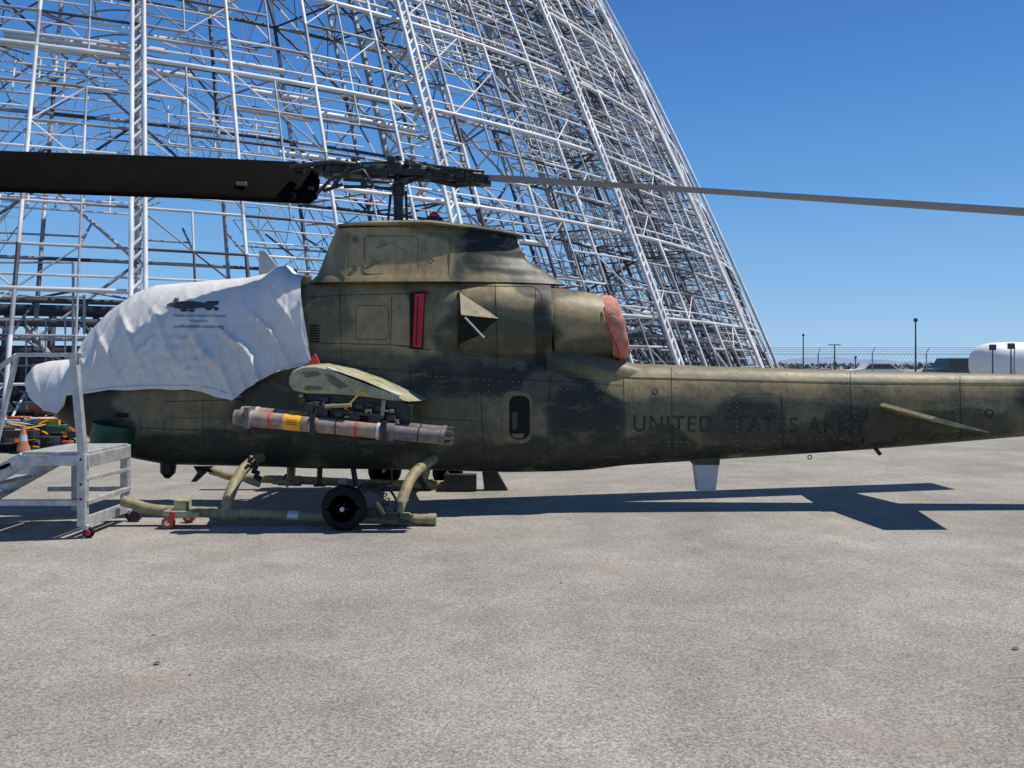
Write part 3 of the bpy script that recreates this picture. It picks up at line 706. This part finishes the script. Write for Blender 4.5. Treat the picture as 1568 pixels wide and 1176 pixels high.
def prisms(lst,name,mt):
    P0=np.array([s[0] for s in lst]);P1=np.array([s[1] for s in lst]);W=np.array([s[2] for s in lst])[:,None]
    D=P1-P0; L=np.linalg.norm(D,axis=1,keepdims=True); D/=np.maximum(L,1e-6)
    up=np.tile(np.array([[0,0,1.0]]),(len(D),1)); up[np.abs(D[:,2])>.9]=[0.41,-.91,0]
    A=np.cross(D,up); A/=np.linalg.norm(A,axis=1,keepdims=True); B=np.cross(A,D)
    vs=[]
    for P in (P0,P1):
        for sa,sb in ((-1,-1),(1,-1),(1,1),(-1,1)): vs.append(P+A*sa*W/2+B*sb*W/2)
    V=np.stack(vs,1).reshape(-1,3); n=len(lst); base=(np.arange(n)*8)[:,None,None]
    q=np.array([[0,4,5,1],[1,5,6,2],[2,6,7,3],[3,7,4,0]])[None]
    Fq=(base+q).reshape(-1,4)
    me=bpy.data.meshes.new(name); me.vertices.add(len(V)); me.vertices.foreach_set('co',V.ravel())
    me.loops.add(Fq.size); me.loops.foreach_set('vertex_index',Fq.ravel().astype(np.int32))
    me.polygons.add(len(Fq)); me.polygons.foreach_set('loop_start',(np.arange(len(Fq))*4).astype(np.int32))
    me.update(calc_edges=True); me.validate(); me.materials.append(mt)
    o=bpy.data.objects.new(name,me); scene.collection.objects.link(o); o.parent=hang
prisms(segs[0],'white_members',STEELW); prisms(segs[1],'grey_members',STEELG); prisms(segs[2],'dark_members',STEELD)
print('members',[len(s) for s in segs.values()])
# ---------------------------------------------------------------- ground
def ground_mat():
    m,nt,b=newmat('weathered_asphalt'); N=nt.nodes; L=nt.links
    tc=N.new('ShaderNodeTexCoord')
    def nz(sc,det,ro=.6,vec=None):
        n=N.new('ShaderNodeTexNoise'); n.inputs['Scale'].default_value=sc; n.inputs['Detail'].default_value=det; n.inputs['Roughness'].default_value=ro
        L.new(vec or tc.outputs['Object'],n.inputs['Vector']); return n
    big=nz(.38,8,.68); r1=N.new('ShaderNodeValToRGB'); r1.color_ramp.elements[0].position=.38; r1.color_ramp.elements[1].position=.64
    r1.color_ramp.elements[0].color=(.255,.240,.208,1); r1.color_ramp.elements[1].color=(.360,.336,.288,1); L.new(big.outputs['Fac'],r1.inputs['Fac'])
    vo=N.new('ShaderNodeTexVoronoi'); vo.inputs['Scale'].default_value=95; L.new(tc.outputs['Object'],vo.inputs['Vector'])
    fine=nz(55,4,.75)
    mr=N.new('ShaderNodeMapRange'); mr.inputs[1].default_value=.28; mr.inputs[2].default_value=.72; mr.inputs[3].default_value=.64; mr.inputs[4].default_value=1.30; L.new(fine.outputs['Fac'],mr.inputs[0])
    sp=N.new('ShaderNodeSeparateColor'); L.new(vo.outputs['Color'],sp.inputs[0])
    mr2=N.new('ShaderNodeMapRange'); mr2.inputs[3].default_value=.62; mr2.inputs[4].default_value=1.32; L.new(sp.outputs[0],mr2.inputs[0])
    mu=N.new('ShaderNodeMath'); mu.operation='MULTIPLY'; L.new(mr.outputs[0],mu.inputs[0]); L.new(mr2.outputs[0],mu.inputs[1])
    mid=nz(1.7,6,.7); mr3=N.new('ShaderNodeMapRange'); mr3.inputs[1].default_value=.3; mr3.inputs[2].default_value=.7; mr3.inputs[3].default_value=.84; mr3.inputs[4].default_value=1.11; L.new(mid.outputs['Fac'],mr3.inputs[0])
    mu3=N.new('ShaderNodeMath'); mu3.operation='MULTIPLY'; L.new(mu.outputs[0],mu3.inputs[0]); L.new(mr3.outputs[0],mu3.inputs[1])
    v2=N.new('ShaderNodeTexVoronoi'); v2.inputs['Scale'].default_value=7; L.new(tc.outputs['Object'],v2.inputs['Vector'])
    pt=N.new('ShaderNodeMapRange'); pt.inputs[1].default_value=.03; pt.inputs[2].default_value=.07; pt.inputs[3].default_value=.62; pt.inputs[4].default_value=1.0; L.new(v2.outputs['Distance'],pt.inputs[0])
    mu4=N.new('ShaderNodeMath'); mu4.operation='MULTIPLY'; L.new(mu3.outputs[0],mu4.inputs[0]); L.new(pt.outputs[0],mu4.inputs[1])
    vm=N.new('ShaderNodeVectorMath'); vm.operation='SCALE'; L.new(r1.outputs['Color'],vm.inputs[0]); L.new(mu4.outputs[0],vm.inputs['Scale'])
    rn=nz(.8,5,.65); r2=N.new('ShaderNodeMapRange'); r2.inputs[1].default_value=.54; r2.inputs[2].default_value=.72; r2.inputs[3].default_value=0; r2.inputs[4].default_value=.45; L.new(rn.outputs['Fac'],r2.inputs[0])
    mx=N.new('ShaderNodeMix'); mx.data_type='RGBA'; L.new(r2.outputs[0],mx.inputs[0]); L.new(vm.outputs[0],mx.inputs[6]); mx.inputs[7].default_value=(.32,.245,.185,1)
    L.new(mx.outputs[2],b.inputs['Base Color']); b.inputs['Roughness'].default_value=.9; b.inputs['Specular IOR Level'].default_value=.2
    bp=N.new('ShaderNodeBump'); bp.inputs['Strength'].default_value=.45; bp.inputs['Distance'].default_value=.01; L.new(mr.outputs[0],bp.inputs['Height']); L.new(bp.outputs['Normal'],b.inputs['Normal'])
    return m
g=MB(); g.add([(-3000,-60,0),(3000,-60,0),(3000,5000,0),(-3000,5000,0)],[(0,1,2,3)]); g.build('ground',[ground_mat()],smooth=False)
lf=MB()
for _ in range(34):
    x=random.uniform(-5,6); y=random.uniform(3,12); s=random.uniform(.008,.018); a=random.uniform(0,6)
    c=Vector((x,y,.006)); u=Vector((math.cos(a),math.sin(a),.1))*s; v=Vector((-math.sin(a),math.cos(a),.3))*s*.5
    lf.add([c-u,c+v,c+u,c-v],[(0,1,2,3)])
for px,py in ((240,1018),(1555,995)):
    d=F*EYE/(py-560); c=C(px,py,d); c.z=.008; lf.add([c+Vector((-.03,0,0)),c+Vector((0,.02,.01)),c+Vector((.03,0,0)),c+Vector((0,-.015,.01))],[(0,1,2,3)])
lf.build('dry_leaves',[mat('dry_leaf',(.25,.10,.04),.8)],smooth=False)
# ---------------------------------------------------------------- right background
def pole(px,py,Y,r,lamp=False):
    p=C(px,py,Y); m=MB(); m.tube([(p.x,Y,0),(p.x,Y,p.z)],[r,r*.6],8,0)
    if lamp: m.beam((p.x-.6,Y,p.z),(p.x+.6,Y,p.z),.12,.12,0); m.box((p.x-.6,Y,p.z),(.5,.25,.12),0); m.box((p.x+.6,Y,p.z),(.5,.25,.12),0)
    else: m.box((p.x,Y,p.z),(.2,.2,.25),0)
    m.build('street_lamp' if lamp else 'utility_pole',[STEELD])
pole(1402,490,60,.08); pole(1230,513,95,.10); pole(1278,528,120,.14,True); pole(1310,547,90,.1); pole(1520,532,36,.04); pole(1548,530,36,.04)
fe=MB(); Y=46
for i in range(26):
    x=14+i*3; fe.tube([(x,Y,0),(x,Y,2.45)],.035,6,0); fe.beam((x,Y,2.4),(x+.0,Y-.3,2.75),.03,.03,0)
for z in (2.4,1.3,.15): fe.beam((14,Y,z),(89,Y,z),.03,.03,0)
for z,y in ((2.52,-.1),(2.64,-.2),(2.75,-.3)): fe.beam((14,Y+y,z),(89,Y+y,z),.018,.018,0)
for i in range(420):
    x=14+i*.18; fe.beam((x,Y,.1),(x+1.2,Y,2.4),.007,.007,0); fe.beam((x+1.2,Y,.1),(x,Y,2.4),.007,.007,0)
fe.build('chain_link_fence',[STEELG],smooth=False)
tr=empty('tanker_truck'); t=MB(); Y=38
def bx(px): return (px-784)*Y/F
r=[]
for x,s in ((bx(1493),.40),(bx(1496),.62),(bx(1502),.80),(bx(1510),.92),(bx(1522),.98),(bx(1536),1.0),(bx(1640),1),(bx(1652),.8)): r.append(ring(x,1.85+.0,.98*s,1.15*s,2.6,32,y0=Y))
t.loft(r); t.box((bx(1570),Y,1.0),(4.6,1.6,.25),1); 
for x in (bx(1510),bx(1600),bx(1632)):
    for y in (Y-.9,Y+.9): t.tube([(x,y-.15,.5),(x,y+.15,.5)],.5,18,1)
t.box((bx(1562),Y-1.16,2.0),(.45,.05,.95),2); t.box((bx(1530),Y-1.16,1.95),(.04,.05,1.5),3); t.box((bx(1685),Y,1.6),(1.6,2.2,2.2),0); t.box((bx(1690),Y-1.11,2.1),(.9,.04,.7),1)
t.build('tank_and_chassis',[WHITE,BLACK,REDP,LGREY],tr)
def car(name,px,Y,L,H,m,parent=None):
    e=empty(name); c=MB(); x=(px-784)*Y/F; W=1.8
    body=[(-.5,.25),(-.5,.6),(-.46,.68),(-.28,.72),(-.18,1.0),(.22,1.0),(.36,.70),(.47,.62),(.5,.5),(.5,.25)]
    c.prism([(x+a*L,Y-W/2,b*H) for a,b in body],(0,W,0),0)
    win=[(-.25,.72),(-.165,.95),(.20,.95),(.32,.72)]
    c.prism([(x+a*L,Y-W/2-.012,b*H) for a,b in win],(0,.01,0),1)
    for a in (-.32,.32):
        for y in (Y-W/2,Y+W/2): c.tube([(x+a*L,y-.11,.33),(x+a*L,y+.11,.33)],.33,18,2); c.tube([(x+a*L,y-.12,.33),(x+a*L,y+.12,.33)],.18,12,3)
    c.build('body',[m,GLASS,BLACK,ALU],e,bevel=.03)
car('parked_suv',1458,55,3.2,2.25,mat('car_dark',(.05,.055,.065),.25),None)
car('parked_car',1250,75,4.5,1.5,mat('car_silver',(.35,.36,.38),.3,metal=.4),None)
car('parked_van',1340,80,5.2,2.0,WHITE,None)
tl=MB()
for i in range(2600):
    x=random.uniform(60,460); y=random.uniform(420,435); h=1.6+3.2*abs(noise.noise(Vector((x*.04,0,0))))+random.random()*.8
    z=random.uniform(0.2,h); s=random.uniform(.5,1.2); a=random.uniform(0,6.3); b_=random.uniform(-1,1)
    u=Vector((math.cos(a),math.sin(a),b_))*s; v=Vector((-math.sin(a)*b_,math.cos(a),1))*s*.7; c=Vector((x,y,z))
    tl.add([c-u-v,c+u-v*.6,c+u*.7+v,c-u*.8+v*.9],[(0,1,2,3)])
tl.build('distant_trees',[mat('distant_foliage',(.12,.15,.13),.9,var=.3,scale=.2)],smooth=False)
hl=MB(); V=[];Fh=[]
for i in range(80):
    x=-600+i*60; h=30+26*noise.noise(Vector((i*.13,2,0)))+9*noise.noise(Vector((i*.5,9,0)))
    V+= [(x,3600,0),(x,3900,max(8,h)),(x,4300,0)]
for i in range(79):
    a=i*3; Fh+= [(a,a+3,a+4,a+1),(a+1,a+4,a+5,a+2)]
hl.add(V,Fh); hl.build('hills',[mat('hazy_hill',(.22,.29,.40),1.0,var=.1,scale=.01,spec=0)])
bd=empty('warehouse'); w=MB(); w.box((175,260,2),(30,10,4),0); w.box((175,254.9,3.4),(30.1,.2,.5),1)
for i in range(8): w.box((163+i*3.4,254.9,1.6),(1.2,.2,1.4),2)
w.prism([(160,255,4),(190,255,4),(190,260,5.2),(160,260,5.2)],(0,5,0),1); w.build('walls_and_roof',[LGREY,STEELW,GLASS],bd)
# ---------------------------------------------------------------- left background equipment
def onground(px,py): Y=F*EYE/(py-560); p=C(px,py,Y); p.z=0; return p
def cone(px,py,h=.55):
    p=onground(px,py); m=MB(); m.box(p+Vector((0,0,.02)),(.34,.34,.04),1)
    m.tube([p+Vector((0,0,.04)),p+Vector((0,0,h*.45))],[.13,.09],16,0); m.tube([p+Vector((0,0,h*.45)),p+Vector((0,0,h*.68))],[.09,.065],16,2); m.tube([p+Vector((0,0,h*.68)),p+Vector((0,0,h))],[.065,.025],16,0)
    m.build('traffic_cone',[mat('faded_orange',(.50,.20,.10),.6,var=.3),BLACK,LGREY])
cone(36,694,.55)
def drum(px,py,mt,r=.26,h=.62,name='storage_drum'):
    p=onground(px,py); m=MB()
    hs=[0,.02,.3,.32,.34,.6,.62,.64,.97,1.0]; rs=[.95,1,.98,1.04,.98,.98,1.04,.98,1,.93]
    m.tube([p+Vector((0,0,a*h)) for a in hs],[a*r for a in rs],20,0); m.build(name,[mt])
drum(93,676,WHITE,.14,.35); drum(78,690,DARKEQ,.2,.3); drum(6,690,DARKEQ,.2,.5)
e=MB(); p=onground(60,664)
e.box(p+Vector((0,.3,.42)),(.9,.6,.26),0); e.prism([p+Vector((-.4,-.02,.55)),p+Vector((.35,-.02,.55)),p+Vector((.2,-.02,.74)),p+Vector((-.2,-.02,.74))],(0,.5,0),0); e.box(p+Vector((.1,.2,.2)),(1.5,.6,.12),1)
for dx in (-.4,.4): e.tube([p+Vector((dx,-.08,.16)),p+Vector((dx,.08,.16))],.16,14,1)
e.tube(smoothpts([p+Vector((-.5,0,.5)),p+Vector((-.8,0,.9)),p+Vector((-1.1,0,.95))]),.03,8,1); e.tube(smoothpts([p+Vector((.3,-.1,.6)),p+Vector((.55,-.1,.8)),p+Vector((.8,-.1,.3))]),.03,8,1)
e.build('air_compressor',[mat('worn_orange',(.60,.16,.06),.6,var=.4),BLACK],bevel=.02)
e=MB()
for k in range(300):
    q=onground(random.uniform(-70,118),random.uniform(644,693)); s=random.uniform(.05,.20); e.box(q+Vector((0,0,s*.4+random.choice((0,0,.15,.3,.42)))),(s*random.uniform(1,4),s*1.2,s*.8),random.choice((0,0,1,2,3,3,4,5,6,7,8,9)))
for k in range(36):
    q=onground(random.uniform(-40,108),random.uniform(660,690)); e.tube(smoothpts([q+Vector((random.uniform(-.5,.5),random.uniform(-.3,.3),.03+.10*j)) for j in range(6)]),.02,6,random.choice((0,1,3,7,5)))
e.build('equipment_pile',[BLACK,YELL,WHITE,DARKEQ,TUBET,LGREY,GREENP,mat('blue_tarp',(.04,.12,.3),.6),ORANGE,REDP],smooth=False)
e=MB()
for k in range(9):
    x=-17+k*2.05+(.2 if k%2 else 0); e.box((x,22.0,.4),(2.0,.35,.8),0); e.box((x,22.0,.12),(2.02,.6,.24),0)
e.build('concrete_barrier',[mat('concrete',(.36,.35,.33),.9,var=.2,scale=3,bump=.3)],bevel=.02)
e=MB()
for (x,y,w_,h) in ((-20.5,34,6,2.4),(-13,36,4,2.0),(-8,38,5,2.6),(-26,33,5,2.8)):
    e.box((x,y,h/2+.15),(w_,2.4,h),0)
    for i in range(int(w_/.4)): e.box((x-w_/2+.2+i*.4,y-1.22,h/2+.15),(.12,.05,h*.94),0)
    e.box((x+w_*.25,y-1.26,h/2),(.9,.04,h*.7),1)
e.build('shipping_container',[DARKEQ,STEELD],smooth=False)
e=MB(); Y=21.5
for px_ in (112,129):
    a=C(px_,400 if px_<120 else 452,Y); e.tube([(a.x,Y,0),(a.x,Y,a.z)],.035,8,0)
for py in (402,455,490,560,600):
    a=C(-60,py,Y); b2=C(129 if py>450 else 112,py,Y); e.tube([a,b2],.028,8,0)
for k in range(6):
    a=C(-50+k*30,490,Y); e.tube([(a.x,Y,0),(a.x,Y,a.z)],.025,6,0)
e.tube([C(0,500,Y),C(110,560,Y)],.03,6,0)
e.build('scaffold',[STEELG])
# ---------------------------------------------------------------- light, sky, camera
d=Vector((.50,.11,1)).normalized(); elev=math.asin(d.z); az=math.atan2(d.x,d.y)
sl=bpy.data.lights.new('sun','SUN'); sl.energy=5.0; sl.angle=math.radians(.53); sl.color=(1,.955,.89)
so=bpy.data.objects.new('sun',sl); scene.collection.objects.link(so); so.rotation_euler=d.to_track_quat('Z','Y').to_euler(); so.location=(20,10,40)
W=bpy.data.worlds.new('World'); scene.world=W; W.use_nodes=True; nt=W.node_tree; N=nt.nodes; L=nt.links
sky=N.new('ShaderNodeTexSky'); sky.sky_type='NISHITA'; sky.sun_disc=False; sky.sun_elevation=elev; sky.sun_rotation=az; sky.air_density=1.0; sky.dust_density=.2; sky.ozone_density=3
tcw=N.new('ShaderNodeTexCoord'); sx=N.new('ShaderNodeSeparateXYZ'); L.new(tcw.outputs['Generated'],sx.inputs[0])
rp=N.new('ShaderNodeValToRGB'); e=rp.color_ramp.elements; e[0].position=0; e[0].color=(.36,.59,.84,1); e[1].position=1; e[1].color=(.02,.07,.24,1)
for p_,c_ in ((.08,(.22,.48,.82)),(.2,(.11,.34,.74)),(.32,(.058,.235,.63)),(.45,(.035,.15,.47))): x=e.new(p_); x.color=c_+(1,)
L.new(sx.outputs[2],rp.inputs[0]); sv=N.new('ShaderNodeVectorMath'); sv.operation='SCALE'; sv.inputs['Scale'].default_value=10.8; L.new(rp.outputs[0],sv.inputs[0])
mxw=N.new('ShaderNodeMix'); mxw.data_type='RGBA'; mxw.inputs[0].default_value=.85; L.new(sky.outputs[0],mxw.inputs[6]); L.new(sv.outputs[0],mxw.inputs[7])
L.new(mxw.outputs[2],N['Background'].inputs[0]); N['Background'].inputs[1].default_value=.095
cd=bpy.data.cameras.new('camera'); cd.sensor_width=36; cd.lens=36*F/1568; cd.shift_y=-28/1568; cd.clip_end=9000; cd.clip_start=.05
co=bpy.data.objects.new('camera',cd); scene.collection.objects.link(co); co.location=(0,0,EYE); co.rotation_euler=(math.pi/2,0,0); scene.camera=co
scene.view_settings.view_transform='Standard'; scene.view_settings.look='None'; scene.view_settings.exposure=0
